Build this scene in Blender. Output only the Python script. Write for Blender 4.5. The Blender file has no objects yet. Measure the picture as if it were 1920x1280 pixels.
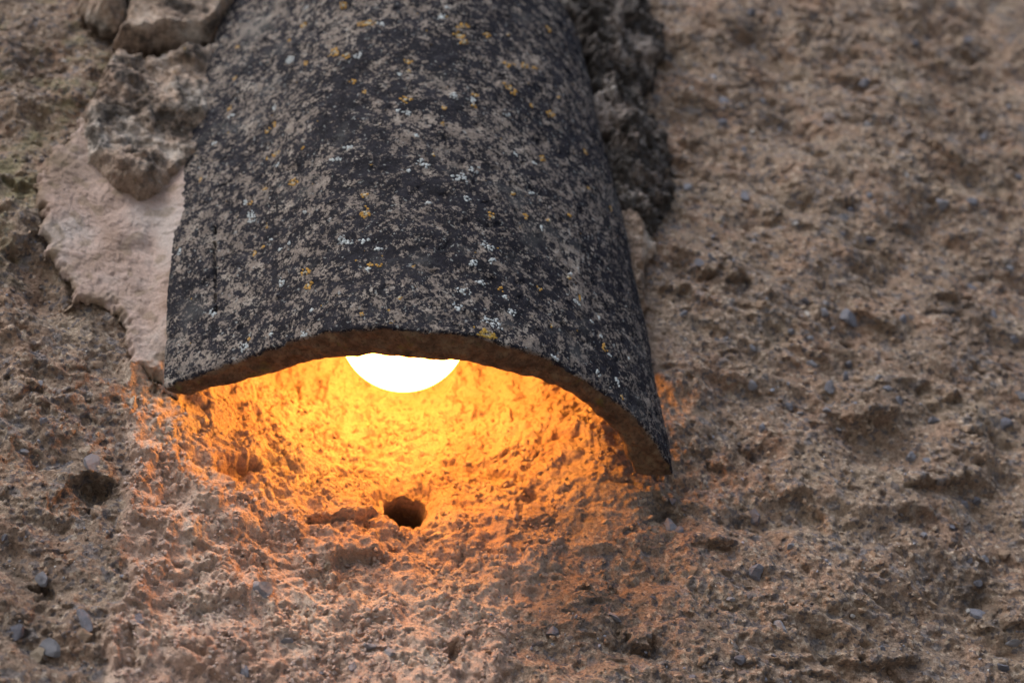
import bpy, math, random
import numpy as np

# ------------------------------------------------------------------ camera, sky, sun, exposure
scene = bpy.context.scene
rad = math.radians
LENS, PITCH, YAW, ROLL = 68.73141, rad(41.083621), rad(12.832524), rad(-2.57376)
F = np.array([math.sin(YAW)*math.cos(PITCH), math.cos(YAW)*math.cos(PITCH), math.sin(PITCH)])
_r = np.cross(F, [0, 0, 1.0]); _r /= np.linalg.norm(_r)
_u = np.cross(_r, F)
RV = _r*math.cos(ROLL) + _u*math.sin(ROLL)
UV = -_r*math.sin(ROLL) + _u*math.cos(ROLL)
CAM = -F*0.85*LENS/70.0
FPX = LENS/36.0*1920.0
from mathutils import Matrix, Vector
cd = bpy.data.cameras.new('camera')
cd.lens = LENS; cd.sensor_width = 36.0; cd.clip_start = 0.01; cd.clip_end = 100.0
cd.dof.use_dof = True
cd.dof.focus_distance = float((np.array([-0.10, -0.035, -0.060])-CAM) @ F)
cd.dof.aperture_fstop = 8.5
cam = bpy.data.objects.new('camera', cd)
cam.matrix_world = Matrix(((RV[0], UV[0], -F[0], CAM[0]), (RV[1], UV[1], -F[1], CAM[1]), (RV[2], UV[2], -F[2], CAM[2]), (0, 0, 0, 1)))
scene.collection.objects.link(cam); scene.camera = cam

SUN_EL, SUN_AZ = rad(48), math.atan2(-0.75, -0.66)      # up and to the left, in front of the wall
w = bpy.data.worlds.new('World'); scene.world = w; w.use_nodes = True
nt = w.node_tree; nt.nodes.clear()
wo = nt.nodes.new('ShaderNodeOutputWorld'); bg = nt.nodes.new('ShaderNodeBackground'); sk = nt.nodes.new('ShaderNodeTexSky')
sk.sky_type = 'NISHITA'; sk.sun_disc = False; sk.sun_elevation = SUN_EL; sk.sun_rotation = SUN_AZ
sk.dust_density = 3.0; sk.air_density = 1.0; sk.ozone_density = 1.0
bg.inputs['Strength'].default_value = 0.135
nt.links.new(sk.outputs[0], bg.inputs[0]); nt.links.new(bg.outputs[0], wo.inputs[0])
sl = bpy.data.lights.new('sun', 'SUN'); sl.energy = 1.4; sl.angle = rad(26); sl.color = (1.0, 0.96, 0.92)
sun = bpy.data.objects.new('sun', sl)
sd = Vector((math.sin(SUN_AZ)*math.cos(SUN_EL), math.cos(SUN_AZ)*math.cos(SUN_EL), math.sin(SUN_EL)))
sun.rotation_euler = sd.to_track_quat('Z', 'Y').to_euler(); sun.location = sd*3
scene.collection.objects.link(sun)
scene.view_settings.view_transform = 'Standard'; scene.view_settings.look = 'None'
scene.view_settings.exposure = 0.46; scene.view_settings.gamma = 1.0
scene.cycles.max_bounces = 6

random.seed(7)
MM = 0.001

# ------------------------------------------------------------------ helpers
def px(u, v, h=0.0):
    """a point of the wall (x, z) in metres from where it was measured in the photograph, h metres proud"""
    d = F + RV*(u-960)/FPX - UV*(v-640)/FPX
    t = (-h-CAM[1])/d[1]
    p = CAM+d*t
    return p[0], p[2]

def _hash2(ix, iy, seed):
    h = (ix.astype(np.int64)*374761393 + iy.astype(np.int64)*668265263 + seed*1442695041) & 0xffffffff
    h = ((h ^ (h >> 13))*1274126177) & 0xffffffff
    return (h ^ (h >> 16)) & 0xffff

def perlin2(x, y, seed=0):
    x = x.astype(np.float64)+1000.0; y = y.astype(np.float64)+1000.0
    ix = np.floor(x); iy = np.floor(y); fx = x-ix; fy = y-iy
    ix = ix.astype(np.int64); iy = iy.astype(np.int64)
    ux = fx*fx*fx*(fx*(fx*6-15)+10); uy = fy*fy*fy*(fy*(fy*6-15)+10)
    def g(i, j):
        a = _hash2(ix+i, iy+j, seed)*(2*math.pi/65536.0)
        return np.cos(a)*(fx-i)+np.sin(a)*(fy-j)
    a = g(0, 0); b = g(1, 0); c = g(0, 1); d = g(1, 1)
    a = a+ux*(b-a); c = c+ux*(d-c)
    return (a+uy*(c-a))*1.5

def worley2(x, y, seed=0):
    """distance to the nearest feature point, and a random number of that point"""
    x = x+1000.0; y = y+1000.0
    ix = np.floor(x).astype(np.int64); iy = np.floor(y).astype(np.int64)
    best = np.full(x.shape, 9.0); rid = np.zeros(x.shape)
    for i in (-1, 0, 1):
        for j in (-1, 0, 1):
            h = _hash2(ix+i, iy+j, seed); h2 = _hash2(ix+i, iy+j, seed+77)
            dx = ix+i+h/65536.0-x; dy = iy+j+h2/65536.0-y
            d = dx*dx+dy*dy
            m = d < best
            best = np.where(m, d, best); rid = np.where(m, ((h*31+h2*17) & 0xffff)/65536.0, rid)
    return np.sqrt(best), rid

def perlin3(P, lam, seed=0):
    x, y, z = (P[..., k]/lam+500.0 for k in range(3))
    ix, iy, iz = (np.floor(a).astype(np.int64) for a in (x, y, z))
    fx, fy, fz = x-ix, y-iy, z-iz
    f = lambda t: t*t*t*(t*(t*6-15)+10)
    ux, uy, uz = f(fx), f(fy), f(fz)
    def g(i, j, k):
        h = _hash2(ix+i+(iz+k)*7919, iy+j, seed)
        a = h*(2*math.pi/65536.0); c = ((h*73) & 1023)/511.5-1
        s = np.sqrt(1-c*c*0.98)
        return np.cos(a)*s*(fx-i)+np.sin(a)*s*(fy-j)+c*(fz-k)
    r = []
    for k in (0, 1):
        a = g(0, 0, k); b = g(1, 0, k); c = g(0, 1, k); d = g(1, 1, k)
        a = a+ux*(b-a); c = c+ux*(d-c); r.append(a+uy*(c-a))
    return (r[0]+uz*(r[1]-r[0]))*1.5

def smooth(a, b, x):
    t = np.clip((x-a)/(b-a), 0, 1)
    return t*t*(3-2*t)

def poly_sdf(poly, X, Z):
    """signed distance, positive inside"""
    d = np.full(X.shape, 1e9); inside = np.zeros(X.shape, bool)
    n = len(poly)
    for i in range(n):
        ax, az = poly[i]; bx, bz = poly[(i+1) % n]
        ex, ez = bx-ax, bz-az
        t = np.clip(((X-ax)*ex+(Z-az)*ez)/(ex*ex+ez*ez), 0, 1)
        d = np.minimum(d, (X-ax-t*ex)**2+(Z-az-t*ez)**2)
        c = ((az > Z) != (bz > Z)) & (X < (bx-ax)*(Z-az)/((bz-az) if bz != az else 1e-9)+ax)
        inside ^= c
    return np.where(inside, 1, -1)*np.sqrt(d)

def line_dist(pts, X, Z):
    """signed distance to an open line (positive on its upper side) and the position along it, 0..1"""
    best = np.full(X.shape, 1e9); sg = np.ones(X.shape); al = np.zeros(X.shape)
    n = len(pts)-1
    for i in range(n):
        ax, az = pts[i]; bx, bz = pts[i+1]
        ex, ez = bx-ax, bz-az
        t = np.clip(((X-ax)*ex+(Z-az)*ez)/(ex*ex+ez*ez), 0, 1)
        d = (X-ax-t*ex)**2+(Z-az-t*ez)**2
        m = d < best
        best = np.where(m, d, best); al = np.where(m, (i+t)/n, al)
        s = np.sign(ex*(Z-az)-ez*(X-ax))
        sg = np.where(m, s if ex >= 0 else -s, sg)
    return np.sqrt(best)*sg, al

def mesh_from(name, V, Q, mat, parent=None, attrs=None, smooth_shade=True, tris=None):
    me = bpy.data.meshes.new(name)
    V = np.asarray(V, np.float32).reshape(-1, 3); Q = np.asarray(Q, np.int32).reshape(-1, 4)
    nt_ = 0 if tris is None else len(tris)
    me.vertices.add(len(V)); me.vertices.foreach_set('co', V.ravel())
    loops = Q.ravel(); starts = np.arange(len(Q))*4; tot = np.full(len(Q), 4)
    if nt_:
        tris = np.asarray(tris, np.int32)
        starts = np.concatenate([starts, len(loops)+np.arange(nt_)*3]); tot = np.concatenate([tot, np.full(nt_, 3)])
        loops = np.concatenate([loops, tris.ravel()])
    me.loops.add(len(loops)); me.loops.foreach_set('vertex_index', loops.astype(np.int32))
    me.polygons.add(len(starts)); me.polygons.foreach_set('loop_start', starts.astype(np.int32))
    try: me.polygons.foreach_set('loop_total', tot.astype(np.int32))
    except Exception: pass
    me.update(calc_edges=True)
    me.polygons.foreach_set('use_smooth', np.full(len(starts), smooth_shade))
    for k, a in (attrs or {}).items():
        at = me.attributes.new(k, 'FLOAT', 'POINT'); at.data.foreach_set('value', np.asarray(a, np.float32).ravel())
    if mat: me.materials.append(mat)
    o = bpy.data.objects.new(name, me); scene.collection.objects.link(o)
    if parent: o.parent = parent
    return o

def grid_quads(nu, nv, keep=None):
    i = np.arange(nu*nv).reshape(nu, nv)
    q = np.stack([i[:-1, :-1], i[1:, :-1], i[1:, 1:], i[:-1, 1:]], -1).reshape(-1, 4)
    if keep is not None: q = q[keep[q].all(1)]
    return q

def compact(V, Q, attrs):
    used = np.zeros(len(V), bool); used[Q.ravel()] = True
    idx = np.cumsum(used)-1
    return V[used], idx[Q], {k: a.ravel()[used] for k, a in attrs.items()}

# ------------------------------------------------------------------ materials
class NG:
    def __init__(s, name, rough=0.9):
        s.m = bpy.data.materials.new(name); s.m.use_nodes = True
        s.t = s.m.node_tree; s.b = s.t.nodes['Principled BSDF']
        s.b.inputs['Roughness'].default_value = rough
        s.b.inputs['Specular IOR Level'].default_value = 0.25
        s.tc = s.t.nodes.new('ShaderNodeTexCoord').outputs['Object']
    def n(s, t, **k):
        nd = s.t.nodes.new(t)
        for a, v in k.items(): setattr(nd, a, v)
        return nd
    def link(s, a, b): s.t.links.new(a, b)
    def noise(s, mm, det=4, rough=0.55, dist=0.0, vec=None, off=0):
        nd = s.n('ShaderNodeTexNoise'); nd.inputs['Scale'].default_value = 1000.0/mm
        nd.inputs['Detail'].default_value = det; nd.inputs['Roughness'].default_value = rough; nd.inputs['Distortion'].default_value = dist
        v = vec or s.tc
        if off:
            a = s.n('ShaderNodeVectorMath', operation='ADD'); s.link(v, a.inputs[0]); a.inputs[1].default_value = (off, off*1.7, off*0.6); v = a.outputs[0]
        s.link(v, nd.inputs['Vector']); return nd.outputs['Fac']
    def voro(s, mm, feat='F1', rnd=1.0):
        nd = s.n('ShaderNodeTexVoronoi', feature=feat); nd.inputs['Scale'].default_value = 1000.0/mm
        nd.inputs['Randomness'].default_value = rnd
        s.link(s.tc, nd.inputs['Vector']); return nd
    def attr(s, name): return s.n('ShaderNodeAttribute', attribute_name=name).outputs['Fac']
    def ramp(s, f, stops):
        nd = s.n('ShaderNodeValToRGB'); cr = nd.color_ramp
        while len(cr.elements) < len(stops): cr.elements.new(0.5)
        for e, (p, c) in zip(cr.elements, stops):
            e.position = p; e.color = (c, c, c, 1) if isinstance(c, (int, float)) else (*c, 1)
        s.link(f, nd.inputs[0]); return nd.outputs[0]
    def mix(s, f, a, b, mode='MIX'):
        nd = s.n('ShaderNodeMix', data_type='RGBA', blend_type=mode)
        for sock, v in ((nd.inputs[0], f), (nd.inputs[6], a), (nd.inputs[7], b)):
            if isinstance(v, (int, float)): sock.default_value = v
            elif isinstance(v, tuple): sock.default_value = (*v, 1)
            else: s.link(v, sock)
        return nd.outputs[2]
    def math(s, op, a, b=0.0):
        nd = s.n('ShaderNodeMath', operation=op)
        for sock, v in ((nd.inputs[0], a), (nd.inputs[1], b)):
            if isinstance(v, (int, float)): sock.default_value = v
            else: s.link(v, sock)
        return nd.outputs[0]
    def bump(s, h, dist, prev=None, strength=1.0):
        nd = s.n('ShaderNodeBump'); nd.inputs['Distance'].default_value = dist; nd.inputs['Strength'].default_value = strength
        s.link(h, nd.inputs['Height'])
        if prev: s.link(prev, nd.inputs['Normal'])
        return nd.outputs[0]
    def done(s, col, nrm=None):
        if isinstance(col, tuple): s.b.inputs['Base Color'].default_value = (*col, 1)
        else: s.link(col, s.b.inputs['Base Color'])
        if nrm: s.link(nrm, s.b.inputs['Normal'])
        return s.m

def earth_colour(g):
    a = g.ramp(g.noise(38, 5, 0.6), [(0.33, (0.25, 0.19, 0.148)), (0.5, (0.335, 0.252, 0.193)), (0.66, (0.39, 0.31, 0.238))])
    pink = g.ramp(g.noise(24, 4, 0.6, off=0.31), [(0.48, 0.0), (0.62, 1.0)])
    a = g.mix(g.math('MULTIPLY', pink, 0.45), a, (0.43, 0.27, 0.19))
    gr = g.ramp(g.noise(13, 5, 0.7, off=0.77), [(0.52, 0.0), (0.68, 1.0)])
    a = g.mix(g.math('MULTIPLY', gr, 0.6), a, (0.20, 0.17, 0.15))
    v = g.voro(1.7); sep = g.n('ShaderNodeSeparateColor'); g.link(v.outputs['Color'], sep.inputs[0])
    a = g.mix(g.ramp(sep.outputs[0], [(0.80, 0.0), (0.84, 0.75)]), a, (0.13, 0.125, 0.14))
    a = g.mix(g.ramp(sep.outputs[1], [(0.86, 0.0), (0.90, 0.6)]), a, (0.60, 0.50, 0.40))
    v2 = g.voro(3.6); sep2 = g.n('ShaderNodeSeparateColor'); g.link(v2.outputs['Color'], sep2.inputs[0])
    a = g.mix(g.ramp(sep2.outputs[0], [(0.90, 0.0), (0.93, 0.5)]), a, (0.22, 0.225, 0.25))
    return g.mix(0.85, a, g.ramp(g.noise(1.3, 5, 0.8), [(0.32, 0.40), (0.5, 1.05), (0.68, 1.7)]), 'MULTIPLY')

def plaster_colour(g, k=1.0):
    a = g.ramp(g.noise(30, 5, 0.6, off=0.5), [(0.35, (0.50*k, 0.335*k, 0.255*k)), (0.52, (0.58*k, 0.43*k, 0.345*k)), (0.68, (0.62*k, 0.52*k, 0.43*k))])
    st = g.ramp(g.noise(9, 5, 0.7, off=0.2), [(0.56, 0.0), (0.70, 1.0)])
    a = g.mix(g.math('MULTIPLY', st, 0.45), a, (0.36, 0.25, 0.17))
    v = g.voro(1.6); sep = g.n('ShaderNodeSeparateColor'); g.link(v.outputs['Color'], sep.inputs[0])
    a = g.mix(g.ramp(sep.outputs[0], [(0.90, 0.0), (0.93, 0.6)]), a, (0.20, 0.17, 0.16))
    return g.mix(0.5, a, g.ramp(g.noise(1.2, 5, 0.8), [(0.3, 0.55), (0.7, 1.45)]), 'MULTIPLY')

def mat_wall():
    g = NG('weathered earth render', 0.95)
    f = g.attr('plaster')
    col = g.mix(f, earth_colour(g), plaster_colour(g, 1.14))
    ol = g.ramp(g.noise(22, 4, 0.65, off=0.9), [(0.50, 0.0), (0.64, 1.0)])
    col = g.mix(g.math('MULTIPLY', g.math('MULTIPLY', ol, g.attr('moss')), 0.6), col, (0.25, 0.24, 0.12))
    col = g.mix(g.math('MULTIPLY', g.attr('dark_mask'), 0.75), col, (0.115, 0.09, 0.07))
    b = g.bump(g.noise(2.6, 8, 0.82), 0.0026)
    gv = g.voro(1.1); b = g.bump(g.math('MULTIPLY', gv.outputs['Distance'], -1.0), 0.00045, b)
    return g.done(col, b)

def mat_plaster():
    g = NG('smooth pale lime plaster', 0.9)
    a = g.ramp(g.noise(26, 4, 0.55), [(0.34, (0.45, 0.33, 0.27)), (0.5, (0.57, 0.44, 0.385)), (0.66, (0.64, 0.56, 0.52))])
    st = g.ramp(g.noise(5, 5, 0.75, off=0.2), [(0.60, 0.0), (0.72, 1.0)])
    a = g.mix(g.math('MULTIPLY', st, 0.5), a, (0.27, 0.19, 0.13))
    a = g.mix(g.math('MULTIPLY', g.attr('dirt'), 0.8), a, (0.27, 0.21, 0.14))
    a = g.mix(0.45, a, g.ramp(g.noise(1.3, 5, 0.8), [(0.3, 0.55), (0.7, 1.45)]), 'MULTIPLY')
    b = g.bump(g.noise(2.4, 8, 0.80), 0.0022)
    return g.done(a, b)

def mat_mortar(name, dark, light, amt):
    g = NG(name, 0.95)
    c0, c1 = ((0.38, 0.28, 0.22), (0.52, 0.41, 0.33)) if light[0] > 0.5 else ((0.24, 0.20, 0.18), (0.40, 0.36, 0.34))
    a = g.ramp(g.noise(22, 4, 0.6), [(0.36, c0), (0.52, c1), (0.66, light)])
    m = g.ramp(g.math('ADD', g.noise(14, 6, 0.72, off=0.4), g.math('MULTIPLY', g.attr('dirt'), amt)), [(0.50, 0.0), (0.64, 1.0)])
    a = g.mix(g.math('MULTIPLY', m, 0.9), a, dark)
    sp = g.ramp(g.noise(3.2, 4, 0.7, off=1.3), [(0.66, 0.0), (0.70, 1.0)])
    a = g.mix(g.math('MULTIPLY', sp, 0.7), a, (0.55, 0.56, 0.54))
    ye = g.ramp(g.noise(5, 3, 0.6, off=2.3), [(0.70, 0.0), (0.74, 1.0)])
    a = g.mix(g.math('MULTIPLY', ye, 0.6), a, (0.42, 0.27, 0.06))
    a = g.mix(0.7, a, g.ramp(g.noise(1.4, 5, 0.8), [(0.32, 0.45), (0.5, 1.0), (0.68, 1.6)]), 'MULTIPLY')
    b = g.bump(g.noise(2.6, 8, 0.80), 0.0026)
    return g.done(a, b)

def mat_tile():
    g = NG('black weathered terracotta', 0.78)
    tan = g.ramp(g.noise(9, 5, 0.6), [(0.35, (0.17, 0.145, 0.13)), (0.55, (0.28, 0.24, 0.21)), (0.7, (0.40, 0.365, 0.325))])
    n1 = g.noise(26, 3, 0.5, off=0.15); n2 = g.noise(4.6, 4, 0.65, off=0.6); n3 = g.noise(1.5, 5, 0.80, off=0.9)
    s = g.math('ADD', g.math('ADD', g.math('MULTIPLY', n1, 0.40), g.math('MULTIPLY', n2, 1.0)), g.math('MULTIPLY', n3, 1.3))
    s = g.math('ADD', s, g.math('MULTIPLY', g.attr('bare'), 0.08))
    m = g.ramp(s, [(0.0, 0.0), (1.0, 1.0)])
    mr = g.n('ShaderNodeMapRange'); mr.inputs['From Min'].default_value = 1.375; mr.inputs['From Max'].default_value = 1.465
    g.link(s, mr.inputs['Value'])
    dark = g.ramp(g.noise(7, 4, 0.6, off=1.7), [(0.35, (0.006, 0.006, 0.011)), (0.62, (0.019, 0.019, 0.028)), (0.75, (0.04, 0.04, 0.048))])
    col = g.mix(mr.outputs[0], dark, tan)
    col = g.mix(0.7, col, g.ramp(g.noise(0.9, 4, 0.8, off=6.0), [(0.33, 0.45), (0.5, 1.0), (0.66, 1.75)]), 'MULTIPLY')
    # pinprick pale growth
    sp = g.ramp(g.noise(2.0, 3, 0.6, off=3.1), [(0.635, 0.0), (0.69, 1.0)])
    col = g.mix(g.math('MULTIPLY', sp, 0.6), col, (0.42, 0.45, 0.45))
    ye = g.ramp(g.noise(3.0, 2, 0.5, off=4.3), [(0.745, 0.0), (0.775, 1.0)])
    col = g.mix(g.math('MULTIPLY', ye, 0.8), col, (0.45, 0.27, 0.05))
    bl = g.ramp(g.noise(26, 5, 0.6, off=5.3), [(0.58, 0.0), (0.70, 1.0)])
    col = g.mix(g.math('MULTIPLY', bl, 0.35), col, (0.16, 0.165, 0.165))
    rimc = g.ramp(g.noise(6, 5, 0.65, off=0.45), [(0.33, (0.075, 0.048, 0.034)), (0.52, (0.17, 0.108, 0.07)), (0.70, (0.25, 0.19, 0.12))])
    rimc = g.mix(g.math('MULTIPLY', g.ramp(g.noise(1.4, 3, 0.7, off=2.0), [(0.5, 0.0), (0.68, 1.0)]), 0.6), rimc, (0.035, 0.026, 0.02))
    rimc = g.mix(g.math('MULTIPLY', g.ramp(g.noise(10, 3, 0.6, off=2.7), [(0.60, 0.0), (0.70, 1.0)]), 0.6), rimc, (0.17, 0.15, 0.045))
    rmask = g.ramp(g.math('ADD', g.attr('rim'), g.math('MULTIPLY', g.math('SUBTRACT', g.noise(2.5, 4, 0.7, off=0.3), 0.5), 0.9)), [(0.42, 0.0), (0.58, 1.0)])
    col = g.mix(rmask, col, rimc)
    # drag marks along the tile
    mp = g.n('ShaderNodeMapping'); mp.inputs['Scale'].default_value = (1.0, 1.0, 0.06); g.link(g.tc, mp.inputs['Vector'])
    st = g.noise(0.9, 3, 0.6, vec=mp.outputs[0])
    b = g.bump(st, 0.00022)
    b = g.bump(n3, 0.0014, b)
    b = g.bump(g.noise(0.45, 2, 0.6), 0.00025, b)
    g.link(g.ramp(n2, [(0.3, 0.62), (0.7, 0.9)]), g.b.inputs['Roughness'])
    g.b.inputs['Specular IOR Level'].default_value = 0.15
    return g.done(col, b)

def mat_stone(name, c1, c2, c3):
    g = NG(name, 0.6)
    info = g.n('ShaderNodeObjectInfo').outputs['Random']
    a = g.ramp(info, [(0.0, c1), (0.5, c2), (1.0, c3)])
    a = g.mix(0.5, a, g.ramp(g.noise(3, 4, 0.65), [(0.3, 0.55), (0.7, 1.4)]), 'MULTIPLY')
    d = g.ramp(g.noise(5, 4, 0.7, off=0.5), [(0.55, 0.0), (0.66, 1.0)])
    a = g.mix(g.math('MULTIPLY', d, 0.7), a, (0.36, 0.27, 0.19))
    return g.done(a, g.bump(g.noise(1.2, 3, 0.65), 0.0005))

def mat_lichen(name, centre, edge, speck):
    g = NG(name, 0.9)
    r = g.math('ADD', g.attr('radial'), g.math('MULTIPLY', g.math('SUBTRACT', g.noise(1.6, 3, 0.7), 0.5), 0.9))
    a = g.ramp(r, [(0.40, centre), (0.62, edge)])
    sp = g.ramp(g.noise(1.1, 3, 0.7, off=0.3), [(0.53, 0.0), (0.62, 1.0)])
    a = g.mix(g.math('MULTIPLY', sp, 0.8), a, speck)
    return g.done(a, g.bump(g.noise(0.9, 3, 0.7), 0.0006))

M_WALL, M_PLASTER = mat_wall(), mat_plaster()
M_MORTAR = mat_mortar('lumpy lime mortar', (0.075, 0.068, 0.062), (0.66, 0.60, 0.54), 0.11)
M_MOSSY = mat_mortar('black crusted mortar', (0.045, 0.042, 0.042), (0.46, 0.43, 0.40), 0.22)
M_TILE = mat_tile()
M_BLUE = mat_stone('blue grey slate chips', (0.13, 0.14, 0.18), (0.22, 0.235, 0.29), (0.33, 0.345, 0.39))
M_TANST = mat_stone('earth coated pebbles', (0.30, 0.22, 0.16), (0.40, 0.29, 0.21), (0.36, 0.30, 0.23))
M_WHITEST = mat_stone('white quartz grains', (0.6, 0.58, 0.56), (0.65, 0.64, 0.62), (0.55, 0.55, 0.56))
M_ORANGE = mat_lichen('orange crust lichen', (0.42, 0.41, 0.33), (0.48, 0.28, 0.07), (0.16, 0.11, 0.05))
M_YELLOW = mat_lichen('mustard crust lichen', (0.36, 0.31, 0.14), (0.38, 0.25, 0.05), (0.08, 0.06, 0.03))
M_PALE = mat_lichen('pale blue grey lichen', (0.60, 0.66, 0.68), (0.45, 0.50, 0.52), (0.20, 0.21, 0.22))

# ------------------------------------------------------------------ the wall
BULB_R = 0.0268
BULB = None
def at_px(u, v, y):
    d = F + RV*(u-960)/FPX - UV*(v-640)/FPX
    return CAM + d*((y-CAM[1])/d[1])
bulb_c = at_px(757, 614, -0.0215)
bulb_r = 121.0/FPX*float((bulb_c-CAM) @ F)
def low_height(x, z):
    """the slow shape of the wall, millimetres proud; x and z in millimetres"""
    h = 5.0*perlin2(x/130, z/130, 3)+3.0*perlin2(x/55+3, z/55, 4)
    bx, bz = bulb_c[0]*1000, bulb_c[2]*1000
    h = h*(1-0.7*np.exp(-((x-bx)**2+(z-bz+30)**2)/70.0**2))
    h = h-42.0/(1+((z-bz)/76)**2)*np.exp(-(np.abs(x-bx)/72)**3)
    h = h+11.0*np.exp(-((x-bx-5)/120)**2)*smooth(40, 230, bz-z)
    return h

def pw(u, v):
    """like px, on the slowly curving wall itself"""
    h = 0.0
    for _ in range(12):
        x, z = px(u, v, h)
        h = 0.5*h+0.5*float(low_height(np.array([x*1000]), np.array([z*1000]))[0])*0.001
    return px(u, v, h)
PW = lambda pts: [pw(u, v) for u, v in pts]

HOLE = pw(762, 952); HOLE_R = 0.0086

P = lambda pts, h=0.0: [px(u, v, h) for u, v in pts]
PLASTER_POLY = PW([(236, 660), (222, 800), (238, 880), (228, 960), (232, 1040), (236, 1120), (205, 1150), (200, 1230), (170, 1320), (900, 1340), (960, 1200), (1010, 1090), (1080, 980), (1130, 900), (1180, 800), (1190, 640), (900, 300), (420, 300)])

# (points, rise above the line, its reach, drop below the line, its reach) - millimetres
LEDGES = [
    ([(398, 888), (430, 868), (470, 858), (500, 868)], 2.5, 6, -7.0, 6),
    ([(560, 965), (600, 985), (650, 985), (720, 972)], 1.5, 5, -7.0, 3.2),
    ([(604, 1062), (640, 1050), (690, 1058), (722, 1050)], 3.5, 10, -2.0, 6),
    ([(926, 874), (950, 892), (975, 905), (990, 925)], 1.0, 6, -4.5, 2.2),
    ([(990, 925), (1010, 935)], 1.0, 5, -4.0, 3),
    ([(150, 880), (180, 893), (215, 900)], 3.0, 7, -8.0, 9),
    ([(175, 945), (180, 970)], 1.0, 5, -3.0, 4),
    ([(60, 1095), (90, 1082)], 1.0, 6, -5.0, 5),
    ([(248, 1170), (262, 1200), (255, 1280)], 2.5, 8, -3.0, 4),
    ([(1685, 915), (1720, 905), (1760, 912), (1800, 900), (1835, 893)], 4.0, 16, -7.0, 5),
    ([(1805, 880), (1850, 905), (1880, 915)], 2.0, 10, -5.0, 6),
    ([(1548, 770), (1590, 800), (1615, 795), (1650, 800), (1695, 775)], 6.0, 14, -6.0, 6),
    ([(1755, 740), (1780, 752), (1800, 745)], 4.0, 10, -6.0, 6),
    ([(1460, 930), (1490, 925), (1520, 925)], 2.5, 9, -5.0, 5),
    ([(1520, 930), (1540, 955), (1562, 1000)], 3.5, 9, -6.0, 4),
    ([(1325, 1010), (1350, 1025), (1385, 1020)], 3.0, 9, -5.5, 5),
    ([(1330, 860), (1350, 870), (1372, 880)], 2.5, 8, -5.5, 5),
    ([(1390, 830), (1412, 850), (1430, 855)], 3.0, 9, -6.0, 5),
    ([(1555, 1235), (1600, 1240), (1650, 1248), (1690, 1240), (1745, 1230)], 3.5, 12, -5.5, 5),
    ([(1420, 1235), (1500, 1240), (1545, 1232)], 1.5, 9, -3.0, 5),
    ([(1165, 1185), (1190, 1210), (1215, 1205), (1238, 1188)], 3.0, 9, -4.0, 4),
    ([(1430, 70), (1460, 100), (1492, 135)], 1.0, 6, -4.0, 2.0),
    ([(1505, 262), (1530, 275), (1552, 295)], 3.0, 12, -4.0, 4),
    ([(1738, 260), (1760, 285), (1795, 310)], 3.5, 14, -6.0, 5),
    ([(1790, 85), (1815, 98), (1840, 115)], 4.0, 12, -6.0, 6),
    ([(1550, 375), (1580, 388), (1600, 378)], 3.0, 10, -4.0, 5),
    ([(1430, 405), (1445, 412), (1465, 405)], 2.0, 8, -4.0, 5),
    ([(1300, 490), (1320, 510), (1340, 520)], 4.0, 10, -8.0, 6),
    ([(1355, 520), (1380, 525), (1400, 515)], 5.0, 10, -6.0, 6),
    ([(1225, 545), (1270, 550), (1300, 545)], 3.0, 14, -5.0, 6),
    ([(1745, 550), (1775, 565), (1800, 560)], 3.0, 12, -5.0, 6),
    ([(1595, 575), (1630, 590), (1670, 615), (1690, 620)], 4.0, 12, -6.0, 8),
    ([(1815, 1165), (1840, 1180), (1870, 1185)], 2.0, 10, -3.0, 6),
    ([(1880, 1175), (1925, 1172)], 3.0, 12, -4.0, 5),
    ([(1280, 252), (1300, 262), (1318, 248)], 3.0, 8, -4.0, 5),
    ([(145, 30), (190, 45), (225, 40)], 0.0, 6, -4.0, 6),
    ([(0, 480), (40, 470), (80, 420)], 2.5, 12, -2.5, 6),
    ([(5, 330), (30, 345), (60, 340)], 2.5, 12, -3.0, 6),
    ([(824, 1225), (850, 1212), (862, 1230), (870, 1270)], 2.0, 7, -4.0, 4),
    ([(1470, 1280), (1520, 1262), (1580, 1272)], 2.0, 7, -3.0, 4),
]
# pits (u, v, radius mm, depth mm)
PITS = [(1511, 80, 3.6, 5), (1838, 1118, 6, 7), (1815, 1160, 5, 5), (508, 872, 1.6, 4), (1620, 165, 4, 4), (1640, 205, 4, 4), (1700, 150, 5, 4),
        (1765, 405, 6, 5), (1590, 615, 6, 5), (278, 900, 2.2, 3), (815, 1215, 2.3, 4), (845, 1225, 4, 4), (20, 1030, 5, 4), (1395, 965, 4, 4),
        (1455, 615, 5, 4), (1730, 345, 5, 4), (1896, 355, 5, 4), (1480, 30, 5, 4), (1560, 20, 5, 4), (1750, 15, 7, 5), (1860, 20, 6, 5),
        (170, 925, 6, 5), (680, 1205, 2.5, 2), (1345, 700, 4, 4), (1500, 855, 4, 3), (1393, 520, 5, 5), (60, 1210, 4, 3), (1245, 960, 6, 3), (1670, 1010, 5, 4), (1410, 1165, 3, 2)]
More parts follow.
